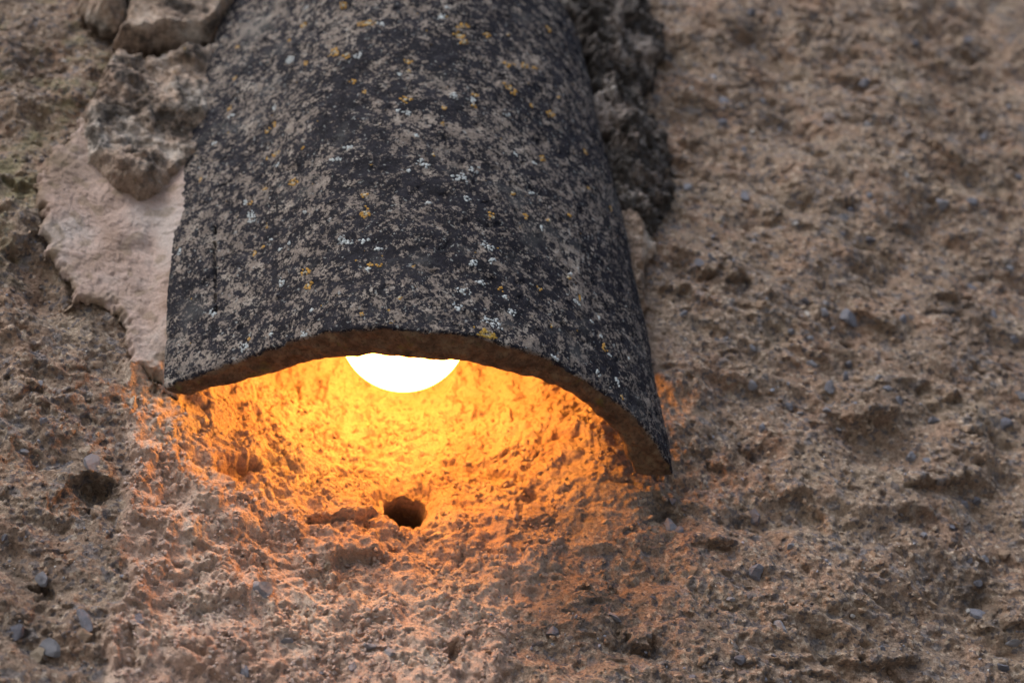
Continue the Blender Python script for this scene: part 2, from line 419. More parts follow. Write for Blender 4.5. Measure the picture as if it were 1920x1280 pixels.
LUMPS = [(136, 887, 6, 4), (872, 1198, 5, 4), (665, 1015, 14, 6), (440, 950, 14, 4), (900, 980, 18, 4), (1000, 1060, 12, 4), (480, 1100, 16, 3), (820, 840, 14, 3), (560, 830, 12, 3), (960, 800, 14, 4), (240, 1130, 9, 3), (225, 1190, 7, 4), (1600, 790, 9, 4), (1660, 780, 8, 4), (1350, 490, 9, 5),
         (330, 1240, 12, 2.5), (1440, 565, 4, 3), (1230, 1110, 7, 2), (40, 410, 10, 4), (60, 180, 12, 4), (30, 720, 12, 3), (60, 600, 12, 3), (1285, 60, 9, 5),
         (613, 1052, 3, 2.2), (540, 985, 6, 3), (480, 960, 7, 2), (1300, 720, 10, 2.5), (1500, 480, 14, 3), (1700, 200, 16, 4), (1850, 480, 14, 3), (1780, 660, 14, 3), (1680, 1100, 16, 3)]

def wall_height(x, z, hs):
    """full height in mm; hs = local sample spacing in mm (fine octaves fade where the mesh is coarse)"""
    shape = x.shape
    wx = x+1.6*perlin2(x/9, z/9, 11)+0.5*perlin2(x/3, z/3, 12); wz = z+1.6*perlin2(x/9, z/9, 13)+0.5*perlin2(x/3, z/3, 14)
    d = poly_sdf([(a*1000, b*1000) for a, b in PLASTER_POLY], wx+5*perlin2(x/22, z/22, 15), wz)
    right = smooth(250-40, 320, d*0-1)*0
    # left border crisp, right border soft
    soft = 2.0+26.0*smooth(20, 90, x-px(760, 900)[0]*1000)
    pl = np.clip(0.5+d/(2*soft), 0, 1); pl = pl*pl*(3-2*pl)
    fade = lambda lam: np.clip(lam/(2.5*hs)-0.4, 0, 1)
    # earth: broken strata that fall to the right
    ca, sa = math.cos(rad(-27)), math.sin(rad(-27))
    s = x*ca+z*sa; t = -x*sa+z*ca
    e = np.zeros(shape)
    ti = t/1.0
    for lam, amp, st, seed in ((50, 7.5, 1.7, 21), (24, 7.0, 1.6, 22), (12, 3.6, 1.5, 23), (6, 1.6, 1.3, 24), (3, 0.7, 1.0, 25), (1.5, 0.32, 1.0, 26)):
        n = perlin2((s+1.5*perlin2(s/20, t/20, seed+50))/(lam*st), t/lam, seed)
        n = 0.55*n+0.45*(0.35-np.abs(n)*1.6) if lam > 4 else n
        e += amp*n*fade(lam)
    w1, r1 = worley2(wx/7.5, wz/6.0, 31)
    e += np.where(r1 > 0.6, 1.0, 0.15)*1.7*smooth(-0.2, 0.4, perlin2(x/30, z/30, 37))*np.clip(1-(w1/0.55)**2, 0, 1)*fade(6)
    w2, r2 = worley2(wx/3.1, wz/2.7, 32)
    e += (r2**2)*0.9*np.clip(1-(w2/0.6)**2, 0, 1)*fade(3)
    w3, r3 = worley2(x/1.6, z/1.5, 33)
    e += r3*0.42*np.clip(1-(w3/0.6)**2, 0, 1)*fade(1.6)
    pit = perlin2(wx/8, wz/6, 35)
    e -= 2.0*smooth(0.34, 0.70, pit)*fade(6)
    calm = 0.75+0.4*smooth(-0.25, 0.45, perlin2(x/38, z/38, 36))
    e *= calm
    # plaster: crusty, granular, with bald dips
    p = np.zeros(shape)
    for lam, amp, seed in ((28, 3.2, 41), (13, 3.0, 42), (6.5, 1.7, 43), (3.1, 0.8, 44), (1.6, 0.38, 45)):
        p += amp*perlin2(wx/lam, wz/lam, seed)*fade(lam)
    q1, s1 = worley2(wx/4.8, wz/4.2, 46)
    crust = smooth(-0.25, 0.3, perlin2(x/16, z/16, 47))
    p += (0.45+0.9*crust)*2.1*np.clip(1-(q1/0.62)**2, 0, 1)*(0.4+0.6*s1)*fade(4)
    q2, s2 = worley2(wx/2.1, wz/1.9, 48)
    p += (0.35+0.65*crust)*1.0*np.clip(1-(q2/0.6)**2, 0, 1)*fade(2)
    q3, s3 = worley2(x/1.25, z/1.2, 55)
    p += 0.38*(0.4+0.6*crust)*np.clip(1-(q3/0.6)**2, 0, 1)*s3*fade(1.4)
    p -= 1.3*smooth(0.40, 0.58, perlin2(wx/6, wz/5, 49))*fade(5)
    h = e*(1-pl)+(p+1.6*smooth(0, 3, d))*pl
    jx = x+2.6*perlin2(x/7, z/7, 61)+1.1*perlin2(x/2.6, z/2.6, 62); jz = z+2.6*perlin2(x/7, z/7, 63)+1.1*perlin2(x/2.6, z/2.6, 64)
    for pts, up, wu, dn, wd in LEDGES:
        q = [(a*1000, b*1000) for a, b in PW(pts)]
        cx = sum(a for a, _ in q)/len(q); cz = sum(b for _, b in q)/len(q)
        ext = max(math.hypot(a-cx, b-cz) for a, b in q)+3*max(wu, wd)
        m = np.abs(x-cx)+np.abs(z-cz) < ext*1.5
        if not m.any(): continue
        sd_, al = line_dist(q, jx[m], jz[m])
        end = smooth(0, 0.22, np.minimum(al, 1-al))
        a = np.abs(sd_)
        dn_ = dn*(0.55 if q[0][0] > 40 else 1.5)
        bl = 0.5+0.5*np.tanh(sd_/0.7)
        f = bl*up*np.exp(-(a/wu)**1.5)+(1-bl)*dn_*np.exp(-(a/(wd*1.3))**1.1)
        # the caps of the line fade out radially
        h[m] += f*end
    for u, v, r, dp in PITS:
        cx, cz = (k*1000 for k in pw(u, v)); h -= dp*0.7*np.exp(-((jx-cx)**2+(jz-cz)**2)/r**2)
    for u, v, r, dp in LUMPS:
        cx, cz = (k*1000 for k in pw(u, v)); h += dp*np.exp(-(((jx-cx)**2+(jz-cz)**2)/r**2)**1.3)
    return h, pl, d

# sample positions: fine where the photograph looks, coarser away from it
def axis(lo, hi, step, out, grow=1.12):
    a = list(np.arange(lo, hi, step)) if not callable(step) else []
    if callable(step):
        x = lo
        while x < hi: a.append(x); x += step(x)
    s = a[-1]-a[-2]; x = a[-1]
    while x < out[1]: s *= grow; x += s; a.append(x)
    s = a[1]-a[0]; x = a[0]; b = []
    while x > out[0]: s *= grow; x -= s; b.append(x)
    return np.array(b[::-1]+a)
xr = px(1180, 600)[0]*1000
ax = axis(-262, 262, lambda x: 0.46 if x < xr else min(0.46+(x-xr)*0.0022, 0.68), (-900, 900))
az = axis(-172, 262, lambda z: 0.50 if z < 40 else 0.60, (-700, 900))
X, Z = np.meshgrid(ax, az, indexing='ij')
HS = np.maximum(np.gradient(ax)[:, None], np.gradient(az)[None, :])
H, PLM, PLD = wall_height(X, Z, HS)
H += low_height(X, Z)

# masks for mortar that is built as pieces of its own: the wall lies low and quiet under them
SHEET = [(330, 300), (250, 270), (170, 215), (150, 215), (128, 270), (92, 300), (64, 365), (78, 430), (82, 470), (104, 496), (122, 520), (128, 572), (142, 562), (172, 556), (204, 566), (226, 590), (240, 618), (244, 640), (238, 664), (240, 680), (262, 676), (280, 690), (292, 704), (330, 716), (400, 600), (420, 300)]
LUMP = [(214, 74), (262, 92), (320, 84), (440, 60), (440, 110), (420, 150), (410, 190), (400, 240), (380, 300), (345, 322), (312, 334), (262, 360), (226, 344), (196, 316), (162, 292), (160, 250), (150, 196), (186, 160), (192, 120)]
FLAP = [(205, 66), (232, 40), (242, 0), (246, -60), (470, -60), (430, 20), (398, 60), (350, 68), (322, 66), (290, 72), (262, 80)]
CLOD = [(146, -60), (150, 4), (176, 26), (214, 46), (236, 24), (246, -60)]
FILLET = [(980, -80), (1190, -80), (1232, 0), (1262, 60), (1230, 130), (1212, 175), (1256, 235), (1270, 300), (1262, 370), (1222, 425), (1200, 470), (1160, 450), (1120, 400), (1040, 200)]
SMEAR = [(1120, 380), (1200, 410), (1222, 440), (1226, 470), (1212, 500), (1210, 540), (1206, 600), (1214, 690), (1150, 700)]

hx = HOLE[0]*1000; hz = HOLE[1]*1000; R0 = HOLE_R*1000
dx = X-hx; dz = Z-hz
ang = np.arctan2(dz, dx)
Rn = R0*(1+0.06*np.sin(2*ang+1)+0.05*np.sin(3*ang)+0.03*np.sin(7*ang+2))
rr = np.sqrt(dx*dx+(dz/1.35)**2)/Rn
# funnel lip, then the bore: the sheet is folded into it
H -= 3.6*np.exp(-np.clip(rr-1, 0, 9)**2/0.22)
H += 1.2*np.exp(-(rr-1.65)**2/0.08)*(0.5+0.5*np.sin(ang-2.5))
bore = rr < 1.0
k = np.where(bore, rr, 1.0)
new_r = np.where(k > 0.45, 1.0, k/0.45)
scale = np.where(bore & (rr > 1e-6), new_r/np.maximum(rr, 1e-6), 1.0)
depth = np.where(bore, np.where(k > 0.45, (1-k)/0.55, 1.0)*70.0, 0.0)
XS = hx+dx*scale; ZS = hz+dz*scale
rimH = np.interp(0, [0, 1], [0, 1])
hb = H[(np.abs(rr-1.08) < 0.08)].mean()
H = np.where(bore, hb*(1-smooth(1.0, 0.85, rr))+H*0+0, H) if False else np.where(bore, hb+(H-hb)*0.3, H)
XS += np.where(bore, 0.5*perlin2(depth/3, ang*3, 71)*1.0, 0); ZS += np.where(bore, 0.5*perlin2(depth/3+9, ang*3, 72), 0)

# masks of colour; the bore goes into dark earth, with shade painted in by depth
PLM = PLM*(1-smooth(7, 16, depth))
moss = np.clip(smooth(px(330, 300)[0]*1000+10, px(330, 300)[0]*1000-20, X)*smooth(-30, 60, Z)*1.2, 0, 1)
dark_mask = np.zeros(X.shape)  # darker patches at set spots of the wall
for u, v, r, a in ((1020, 1010, 16, .55), (1070, 980, 12, .5), (1120, 1160, 22, .5), (1060, 1130, 18, .5), (330, 600, 3, .3), (1840, 1130, 14, .8), (1880, 330, 16, .5), (1470, 1010, 14, .3), (1690, 740, 22, .4), (1390, 50, 14, .4), (1830, 250, 18, .4), (80, 1080, 18, .5), (30, 1140, 16, .5), (210, 920, 14, .4), (60, 130, 14, .5), (1260, 960, 10, .6)):
    cx, cz = (q*1000 for q in pw(u, v)); dark_mask = np.maximum(dark_mask, a*np.exp(-((X-cx)**2+(Z-cz)**2)/r**2))
dark_mask = np.clip(dark_mask+0.55*perlin2(X/6, Z/6, 81)*(dark_mask > 0.02)*(1-PLM*0.5), 0, 1)*smooth(0.03, 0.3, dark_mask)
dark_mask = np.maximum(dark_mask, smooth(6, 14, depth))  # shade of the bore put into its colour, over the dark earth
under = np.zeros(X.shape)
for poly, h in ((SHEET, 0.004), (LUMP, 0.012), (FLAP, 0.010), (CLOD, 0.008), (FILLET, 0.014), (SMEAR, 0.003)):
    sdp = poly_sdf([(a*1000, b*1000) for a, b in P(poly, h*0.5)], X, Z)
    under = np.maximum(under, smooth(-1.0, 3.0, sdp))
LOW = low_height(X, Z)
H = H*(1-under)+(LOW-2.5)*under

# a little sideways push gives overhangs and crumbs
lat = 0.55*(1-0.75*PLM)*smooth(1.0, 1.8, rr)
XS = XS+np.where(bore, 0, lat*perlin2(X/3.2, Z/3.2, 91)); ZS = ZS-np.where(bore, 0, 0.25*np.clip(H-LOW, -3, 4)*(1-PLM)+lat*0.6*perlin2(X/3.0, Z/3.0, 92))
V = np.stack([XS*MM, -(H-depth)*MM, ZS*MM], -1).reshape(-1, 3)
wall = mesh_from('earth_wall', V, grid_quads(len(ax), len(az))[:, ::-1], M_WALL, attrs={'plaster': PLM, 'moss': moss, 'dark_mask': dark_mask})
wall['label'] = 'rough tan earthen wall with crumbling render and a drilled hole below the lamp'
wall['category'] = 'wall'; wall['kind'] = 'thing'

def sample_h(x, z):
    """height (m proud) and slope of the finished wall at x, z (m)"""
    i = min(max(int(np.searchsorted(ax, x*1000)), 1), len(ax)-2); j = min(max(int(np.searchsorted(az, z*1000)), 1), len(az)-2)
    return float(H[i-1:i+2, j-1:j+2].mean())*MM

g = NG('pale bounce ground', 0.9); gm_ = g.done(g.ramp(g.noise(300, 5, 0.6), [(0.3, (0.24, 0.21, 0.18)), (0.7, (0.36, 0.32, 0.27))]))
bounce_ground = mesh_from('bounce_ground', [(-8, -12, -1.5), (8, -12, -1.5), (8, 1.2, -1.5), (-8, 1.2, -1.5)], [(0, 1, 2, 3)], gm_)  # unseen ground below the frame, added to bounce light upwards
bounce_ground['kind'] = 'structure'

# ------------------------------------------------------------------ mortar and plaster pieces
def patch(name, label, poly, h, thick, edge, rough, mat, seed, step=0.5, dirtfn=None, jag=1.0, tilt=None, cut=3.0, grain=1.0):
    q = [(a*1000, b*1000) for a, b in P(poly, h)]
    x0, x1 = min(a for a, _ in q)-4, max(a for a, _ in q)+4; z0, z1 = min(b for _, b in q)-4, max(b for _, b in q)+4
    gx = np.arange(x0, x1, step); gz = np.arange(z0, z1, step)
    A, B = np.meshgrid(gx, gz, indexing='ij')
    ja = A+jag*(1.8*perlin2(A/9, B/9, seed)+0.9*perlin2(A/3.5, B/3.5, seed+1)+0.4*perlin2(A/1.5, B/1.5, seed+9))
    jb = B+jag*(1.8*perlin2(A/9, B/9, seed+2)+0.9*perlin2(A/3.5, B/3.5, seed+3)+0.4*perlin2(A/1.5, B/1.5, seed+10))
    d = poly_sdf(q, ja, jb)
    t = thick*np.clip(d/edge, 0, 1)**0.55
    if tilt: t = t*tilt(A, B)
    n = np.zeros(A.shape)
    for lam, amp in rough:
        if amp > 0: n += amp*perlin2(ja/lam, jb/lam, seed+int(lam*7))
        else:
            w_, r_ = worley2(ja/lam, jb/lam, seed+int(lam*5)); n += -amp*np.clip(1-(w_/0.6)**2, 0, 1)*(0.3+0.7*r_)
    y = low_height(A, B)+0.8+t+n*smooth(-0.5, 3.5, d)
    gxx, gzz = np.gradient(d, step)
    out = d < 0
    y = np.where(out, low_height(A, B)-cut, y)
    push = np.where(out, 3.4, 0.0)
    A2 = A+gxx*push; B2 = B+gzz*push
    G = np.stack([A2*MM, -y*MM, B2*MM], -1)
    N_ = np.cross(np.gradient(G, axis=0), np.gradient(G, axis=1)); N_ /= np.linalg.norm(N_, axis=-1, keepdims=True)+1e-12
    N_ *= np.where(N_[..., 1:2] > 0, -1, 1)
    dd = 0.00075*perlin3(G, 0.0045, seed+21)+0.00042*perlin3(G, 0.0022, seed+22)+0.0002*perlin3(G, 0.0012, seed+23)
    G = G+N_*(dd*grain)[..., None]
    Vp = G.reshape(-1, 3)
    keep = (d > -2.2*step).ravel()
    Q = grid_quads(len(gx), len(gz), keep)[:, ::-1]
    dirt = dirtfn(A, B, d) if dirtfn else np.zeros(A.shape)
    Vp, Q, at = compact(Vp, Q, {'dirt': np.clip(dirt, 0, 1)})
    o = mesh_from(name, Vp, Q, mat, wall, attrs=at)
    o['label'] = label
    return o

def near(u, v, r, A, B, h=0.0):
    cx, cz = (k*1000 for k in px(u, v, h)); return np.exp(-((A-cx)**2+(B-cz)**2)/r**2)
def bed(A, B):
    # plaster rises to the tile's left edge
    (xa, za), (xb, zb) = ((k[0]*1000, k[1]*1000) for k in (px(312, 690), px(350, 250)))
    xl = xa+(xb-xa)*(B-za)/(zb-za)
    return smooth(-11, 3, A-xl)*smooth(-8, 14, B-za)
edge_dirt = lambda A, B, d: 0.95*np.exp(-np.clip(d, 0, 99)/5.0)*smooth(-0.25, 0.3, perlin2(A/8, B/8, 5))+0.6*smooth(0.25, 0.5, perlin2(A/7, B/7, 6))+0.5*near(120, 330, 12, A, B)
patch('plaster_sheet', 'smooth pinkish lime plaster sheet hanging beside the left edge of the tile', SHEET, 0.004, 4.6, 2.6,
      ((40, 2.2), (16, 1.3), (7, 0.35), (3.0, -0.3), (2.2, 0.22), (1.2, 0.16)), M_PLASTER, 300, 0.45, edge_dirt, jag=1.8, grain=0.6, tilt=lambda A, B: 1+bed(A, B)*1.9)
lump_tilt = lambda A, B: 0.62+0.38*np.clip((px(250, 60)[1]*1000-B)/45, 0, 1)+0.25*near(360, 110, 10, A, B, .012)
lump_dirt = lambda A, B, d: 1.0*near(230, 170, 14, A, B, .012)+0.9*near(330, 140, 12, A, B, .012)+0.8*near(330, 250, 10, A, B, .012)+0.5*near(260, 210, 14, A, B, .012)-1.6*near(200, 285, 13, A, B, .012)-1.6*near(285, 105, 12, A, B, .012)-0.8*near(240, 330, 12, A, B, .012)
patch('mortar_lump', 'rough mortar lump with black lichen stains wedged beside the upper tile', LUMP, 0.012, 14.0, 5.0,
      ((24, 5.5), (11, 3.0), (5.5, 1.7), (4.2, -1.6), (2.4, 0.55), (1.3, 0.2)), M_MORTAR, 330, 0.45, lump_dirt, tilt=lump_tilt)
patch('mortar_lump', 'pale mortar flap at the top beside the tile with a cracked lower rim', FLAP, 0.012, 16.0, 4.0,
      ((30, 4.0), (12, 2.4), (5, 0.9), (2.4, 0.35), (1.3, 0.15)), M_MORTAR, 360, 0.5, lambda A, B, d: 0.8*near(330, 40, 14, A, B, .012)+0.6*near(400, 30, 16, A, B, .012)-1.2*near(260, 50, 12, A, B, .012))
patch('mortar_lump', 'brownish pink mortar clod at the very top left of the tile', CLOD, 0.010, 12.0, 6.0,
      ((20, 3.0), (9, 1.6), (4, 0.6), (2, 0.3)), M_MORTAR, 390, 0.55, lambda A, B, d: 0.3*near(160, 0, 14, A, B, .01)-0.6*near(210, 20, 14, A, B, .01))
fil_dirt = lambda A, B, d: 0.62-1.8*near(1130, 225, 9, A, B, .012)-0.7*near(1215, 90, 9, A, B, .014)-0.6*near(1160, 110, 7, A, B, .014)
patch('mortar_fillet', 'dark crusted mortar fillet packed against the right side of the tile', FILLET, 0.012, 18.0, 26.0,
      ((30, 4.0), (13, 5.2), (6.5, 3.8), (6.0, -3.4), (3.0, 0.7)), M_MOSSY, 420, 0.5, fil_dirt, jag=2.6, grain=1.9)
patch('plaster_smear', 'pinkish plaster smear below the dark mortar at the right of the tile', SMEAR, 0.004, 5.5, 5.0,
      ((20, 2.4), (9, 2.4), (4.5, 1.6), (4, -1.6), (2, 0.6), (1.3, 0.3)), M_MORTAR, 450, 0.5, lambda A, B, d: 0.2+0*A, jag=2.0, tilt=lambda A, B: 1+1.3*smooth(px(1215, 480)[0]*1000, px(1185, 480)[0]*1000, A))

# ------------------------------------------------------------------ stones in the wall
def stone_mesh(name, seed, cuts=10, sub=2):
    import bmesh
    rs = np.random.RandomState(seed)
    bm = bmesh.new(); bmesh.ops.create_icosphere(bm, subdivisions=sub, radius=1.0)
    pl = []
    for i in range(cuts):
        v = rs.normal(size=3); v /= np.linalg.norm(v); pl.append((v, 0.38+0.36*rs.rand()))
    for v in bm.verts:
        c = np.array(v.co)
        for n, d in pl:
            s_ = c @ n
            if s_ > d: c = c-n*(s_-d)
        v.co = Vector((c*(1+0.07*rs.normal())).tolist())
    me = bpy.data.meshes.new(name); bm.to_mesh(me); bm.free()
    return me
STONES = {}
for mname, m in (('blue', M_BLUE), ('tan', M_TANST), ('white', M_WHITEST)):
    STONES[mname] = []
    for i in range(7 if mname == 'blue' else 4):
        me = stone_mesh('stone', 100*len(STONES)+i); me.materials.append(m); STONES[mname].append(me)
LIST = [(1409, 24, 11), (1460, 27, 8), (1339, 148, 11), (1356, 188, 10), (1389, 198, 9), (1429, 190, 9), (1351, 235, 11), (1396, 279, 9), (1463, 238, 6), (1626, 235, 8), (1619, 161, 13), (1814, 76, 10), (1844, 252, 11), (1893, 200, 6),
 (1396, 371, 11), (1288, 351, 9), (1577, 410, 12), (1594, 396, 9), (1765, 388, 17), (1824, 381, 12), (1631, 366, 9), (1717, 84, 10), (1910, 333, 9), (1332, 483, 9), (1315, 495, 11), (1283, 588, 14), (1587, 601, 16, 'b', 1.6), (1545, 590, 9), (1510, 566, 8),
 (1513, 586, 6, 'w'), (1547, 567, 7), (1520, 684, 13), (1770, 494, 8), (1821, 537, 12, 'b', .5), (1695, 598, 8), (1901, 643, 9), (1864, 591, 12), (1896, 502, 8), (1589, 684, 7), (1413, 650, 7), (1483, 622, 7), (1518, 633, 8), (1586, 709, 9, 'b', 1.6),
 (1557, 727, 12), (1503, 774, 8), (1478, 764, 8), (1663, 729, 8), (1688, 752, 10), (1750, 789, 11), (1888, 794, 15, 'b', .5), (1913, 742, 13), (1552, 769, 9), (1572, 810, 7), (1431, 803, 9), (1411, 719, 9), (1428, 561, 12, 't'), (1636, 448, 10), (1579, 440, 8),
 (1710, 857, 10), (1646, 709, 7), (1344, 640, 6), (1737, 863, 8), (1566, 902, 6), (1811, 941, 10), (1828, 941, 9), (1413, 973, 12), (1416, 1008, 7), (1480, 1026, 8), (1413, 1075, 15), (1782, 984, 12), (1817, 1047, 9), (1848, 1047, 8), (1878, 1043, 11, 't'),
 (1732, 1003, 9), (1834, 1151, 16), (1831, 1100, 8), (1814, 1147, 5, 'w'), (1463, 1176, 12, 'b', 1.7), (1371, 1120, 7), (1387, 1235, 9), (1315, 1236, 11, 't'), (1900, 1208, 13, 'b', .45), (1653, 1219, 8, 'b', .5), (1470, 1137, 5, 'w'), (1597, 1154, 5, 'w'), (1481, 1144, 6, 't'),
 (1295, 1065, 13, 't'), (1451, 1229, 5), (1878, 1250, 10), (1297, 1270, 6), (170, 870, 17), (183, 949, 9, 't'), (77, 1015, 5), (489, 1110, 17), (160, 1166, 14, 'b', 1.6), (161, 1196, 15, 't'), (91, 1216, 16, 'b', .7), (72, 1230, 13, 't'), (32, 1186, 16), (79, 1087, 10),
 (260, 1162, 12), (537, 1201, 9, 'b', .6), (460, 1258, 12), (605, 1260, 8), (613, 1052, 9, 't'), (8, 1008, 6), (694, 1211, 11, 'b', .5), (731, 1223, 9, 'b', 1.7), (661, 1246, 9, 'b', 1.4), (1033, 1184, 12), (1256, 954, 9), (1253, 984, 12, 'b', 1.6), (1273, 994, 9),
 (1189, 1093, 10, 't'), (1150, 1154, 11, 'b', .6), (936, 1119, 5), (1225, 1120, 7), (915, 1221, 6, 't'), (81, 791, 7), (45, 847, 6), (75, 722, 6), (183, 682, 9, 't'), (121, 123, 6, 'w'), (1490, 420, 6, 'w'), (1410, 245, 5, 'w'), (1700, 330, 6, 'w'), (1557, 420, 5, 'w'),
 (1322, 905, 6, 'w'), (1296, 165, 5, 'w'), (1350, 30, 8, 't'), (1565, 65, 10, 't'), (1655, 130, 11, 't'), (1690, 30, 12, 't'), (1760, 120, 11, 't'), (1480, 360, 10, 't'), (1900, 290, 11, 't'), (1350, 420, 12, 't'), (1440, 880, 9, 't'), (1640, 1040, 9, 't'), (1745, 1130, 9, 't')]
rs = np.random.RandomState(5)
def place_stone(u, v, r, kind='b', asp=1.0, parent=wall, name='stone'):
    x, z = pw(u, v)
    h = sample_h(x, z)
    x, z = px(u, v, h)
    h = sample_h(x, z)
    R_ = r/FPX*0.86*1.3
    me = random.choice(STONES[{'b': 'blue', 't': 'tan', 'w': 'white'}[kind]])
    o = bpy.data.objects.new(name, me); scene.collection.objects.link(o); o.parent = parent
    sx = R_*(1.15 if asp < 1 else 1.0)*rs.uniform(.9, 1.15); sz = R_*asp*rs.uniform(.85, 1.1); sy = R_*rs.uniform(0.7, 0.95)
    if asp > 1: sx *= 0.7
    o.matrix_world = Matrix.Translation((x, -h+R_*0.10, z)) @ Matrix.Rotation(rs.uniform(-.9, .9) if asp == 1 else rs.uniform(-.45, .45), 4, 'Y') @ Matrix.Diagonal((sx, sy, sz, 1)) @ Matrix.Rotation(rs.uniform(0, 6.28), 4, Vector(rs.normal(size=3).tolist()).normalized())
    return o
for s_ in LIST: place_stone(*s_)

# grit: too small and too many to count
def grit(name, n, seed, kindmat, rmin, rmax, region, where='earth'):
    rg = np.random.RandomState(seed)
    base = stone_mesh('tmp', seed, 5, 1)
    bv = np.array([v.co[:] for v in base.vertices]); bf = np.array([p.vertices[:] for p in base.polygons]); bpy.data.meshes.remove(base)
    Vs, Fs = [], []
    k_ = 0
    while len(Vs) < n:
        u = rg.uniform(*region[0]); v = rg.uniform(*region[1])
        x, z = px(u, v)
        i = int(np.searchsorted(ax, x*1000)); j = int(np.searchsorted(az, z*1000))
        if i <= 0 or j <= 0 or i >= len(ax) or j >= len(az): continue
        if under[i, j] > 0.1 or rr[i, j] < 1.5: continue
        if where == 'earth' and PLM[i, j] > 0.5 and rg.rand() < 0.85: continue
        if where == 'plaster' and (PLM[i, j] < 0.5 or perlin2(np.array([x*60]), np.array([z*60]), 8)[0] < -0.15): continue
        R_ = (rmin+(rmax-rmin)*rg.rand()**2.5)*MM
        A_ = np.linalg.qr(rg.normal(size=(3, 3)))[0]*np.array([1, rg.uniform(.6, 1), rg.uniform(.5, 1)])
        Vs.append(bv @ A_.T*R_+np.array([x, -H[i, j]*MM-R_*0.2, z])); Fs.append(bf+len(bv)*(len(Vs)-1))
    o = mesh_from(name, np.concatenate(Vs), np.zeros((0, 4), np.int32), kindmat, wall, tris=np.concatenate(Fs), smooth_shade=False)
    o['kind'] = 'stuff'
    return o
ALL = ((-60, 1980), (-60, 1340))
grit('grit', 3600, 12, M_WALL, 0.4, 1.7, ALL)
grit('grit', 900, 15, M_TANST, 0.5, 1.9, ALL)
grit('grit', 480, 13, M_BLUE, 0.4, 1.5, ALL)
grit('grit', 260, 14, M_WHITEST, 0.3, 0.7, ALL)
grit('plaster_crumbs', 5200, 16, M_PLASTER, 0.4, 1.5, ((160, 1250), (640, 1340)), 'plaster')

# ------------------------------------------------------------------ the roof tile
TP = dict(cx=-0.04099994, cz=-0.06167775, lean=rad(-3.4529968), tilt=0.00240539, yb=0.00080913, W=0.10336337, H=0.06398592, tW=1.0243462, tH=0.9181679,
          th0=rad(8.888932), th1=rad(172.244955), thick=0.01183403, skew=-0.12829199, cut=0.08566469, tw=rad(-0.346262))
A1 = (-0.00355472, -0.00290018, -0.00710195, -0.00187532); A2 = (0.00146887, 0.00158742, 0.00146852, -0.00277124); A3 = (0.00245114, -0.00326936, 0.00150784)
QW, QH, Q0, Q1 = -0.0196161, 0.0004373, -0.0014995, 0.0106919
def tile_base(th, s, off):
    a = TP['th0']+(TP['th1']-TP['th0'])*th
    dr = sum(A1[k]*np.sin((k+1)*np.pi*th) for k in range(4)); ds = sum(A2[k]*np.cos((k+1)*np.pi*th) for k in range(4)); dr2 = sum(A3[k]*np.sin((k+1)*np.pi*th) for k in range(3))
    q = s/0.25
    w_ = TP['W']*(1+(TP['tW']-1)*q)-off+dr+dr2*q+QW*q*q
    h_ = TP['H']*(1+(TP['tH']-1)*q)-off+dr+dr2*q+QH*q*q
    x = -w_*np.cos(a); y = h_*np.sin(a)
    c, n = math.cos(TP['tw']), math.sin(TP['tw'])
    x, y = x*c+y*n, -x*n+y*c
    x = x+Q0*q+Q1*q*q
    # the broken lower rim is uneven
    fall = np.exp(-s/0.006)
    un = (0.0012*perlin2(th*14, th*0+3.3, 201)+0.0005*perlin2(th*34, th*0+off*150, 202)+0.0003*perlin2(th*90, th*0+off*300, 203))*fall
    s2 = s+TP['skew']*x+TP['cut']*y+ds+un
    cl, sl_ = math.cos(TP['lean']), math.sin(TP['lean'])
    return np.stack([TP['cx']+x*cl+s2*sl_, -(TP['yb']+y-TP['tilt']*s2), TP['cz']-x*sl_+s2*cl], -1)
def proj(Pt):
    Q = Pt-CAM; z = Q @ F
    return 960+FPX*(Q @ RV)/z, 640-FPX*(Q @ UV)/z
_T, _S = np.meshgrid(np.linspace(0, 1, 260), np.linspace(0, 0.24, 260), indexing='ij')
_PU, _PV = proj(tile_base(_T, _S, 0.0))
_dep = (tile_base(_T, _S, 0.0)-CAM) @ F
def locate(u, v):
    d = (_PU-u)**2+(_PV-v)**2
    m = d < d.min()+30
    i = np.argmin(np.where(m, _dep*1e5+d, 1e12))
    return _T.ravel()[i], _S.ravel()[i]
ARC = 0.235
GROOVES = [(locate(398, 425), locate(402, 575), 0.0007, 0.0024, 1), (locate(727, 60), locate(733, 215), 0.00022, 0.0004, 0), (locate(1118, 640), locate(1165, 720), 0.0004, 0.0004, 0)]
def tile_disp(Pt, th, s, k=1.0):
    d = 0.00085*perlin3(Pt, 0.030, 211)+0.00055*perlin3(Pt, 0.011, 212)+0.00032*perlin3(Pt, 0.0045, 213)+0.00020*perlin3(Pt, 0.002, 214)
    pits = perlin3(Pt, 0.006, 215)
    d -= 0.0006*smooth(0.38, 0.55, pits)
    for (t0, s0), (t1, s1), wd, dp, br in GROOVES:
        ax_, az_ = t0*ARC, s0; bx_, bz_ = t1*ARC, s1
        ex, ez = bx_-ax_, bz_-az_
        tt = np.clip(((th*ARC-ax_)*ex+(s-az_)*ez)/(ex*ex+ez*ez), 0, 1)
        wob = 0.0004*perlin2(s*400, s*0+1.5, 216) if br else 0
        dist = np.hypot(th*ARC-ax_-tt*ex+wob, s-az_-tt*ez)
        d -= dp*np.exp(-(dist/wd)**2)*((perlin2(s*160, s*0, 217) > -0.25) if br else 1)
    return d*k
def normals(fn, th, s, off, e=4e-4):
    a = fn(th+e*3, s, off)-fn(th-e*3, s, off); b = fn(th, s+e, off)-fn(th, s-e, off)
    n = np.cross(b, a); n /= np.linalg.norm(n, axis=-1, keepdims=True)
    return n
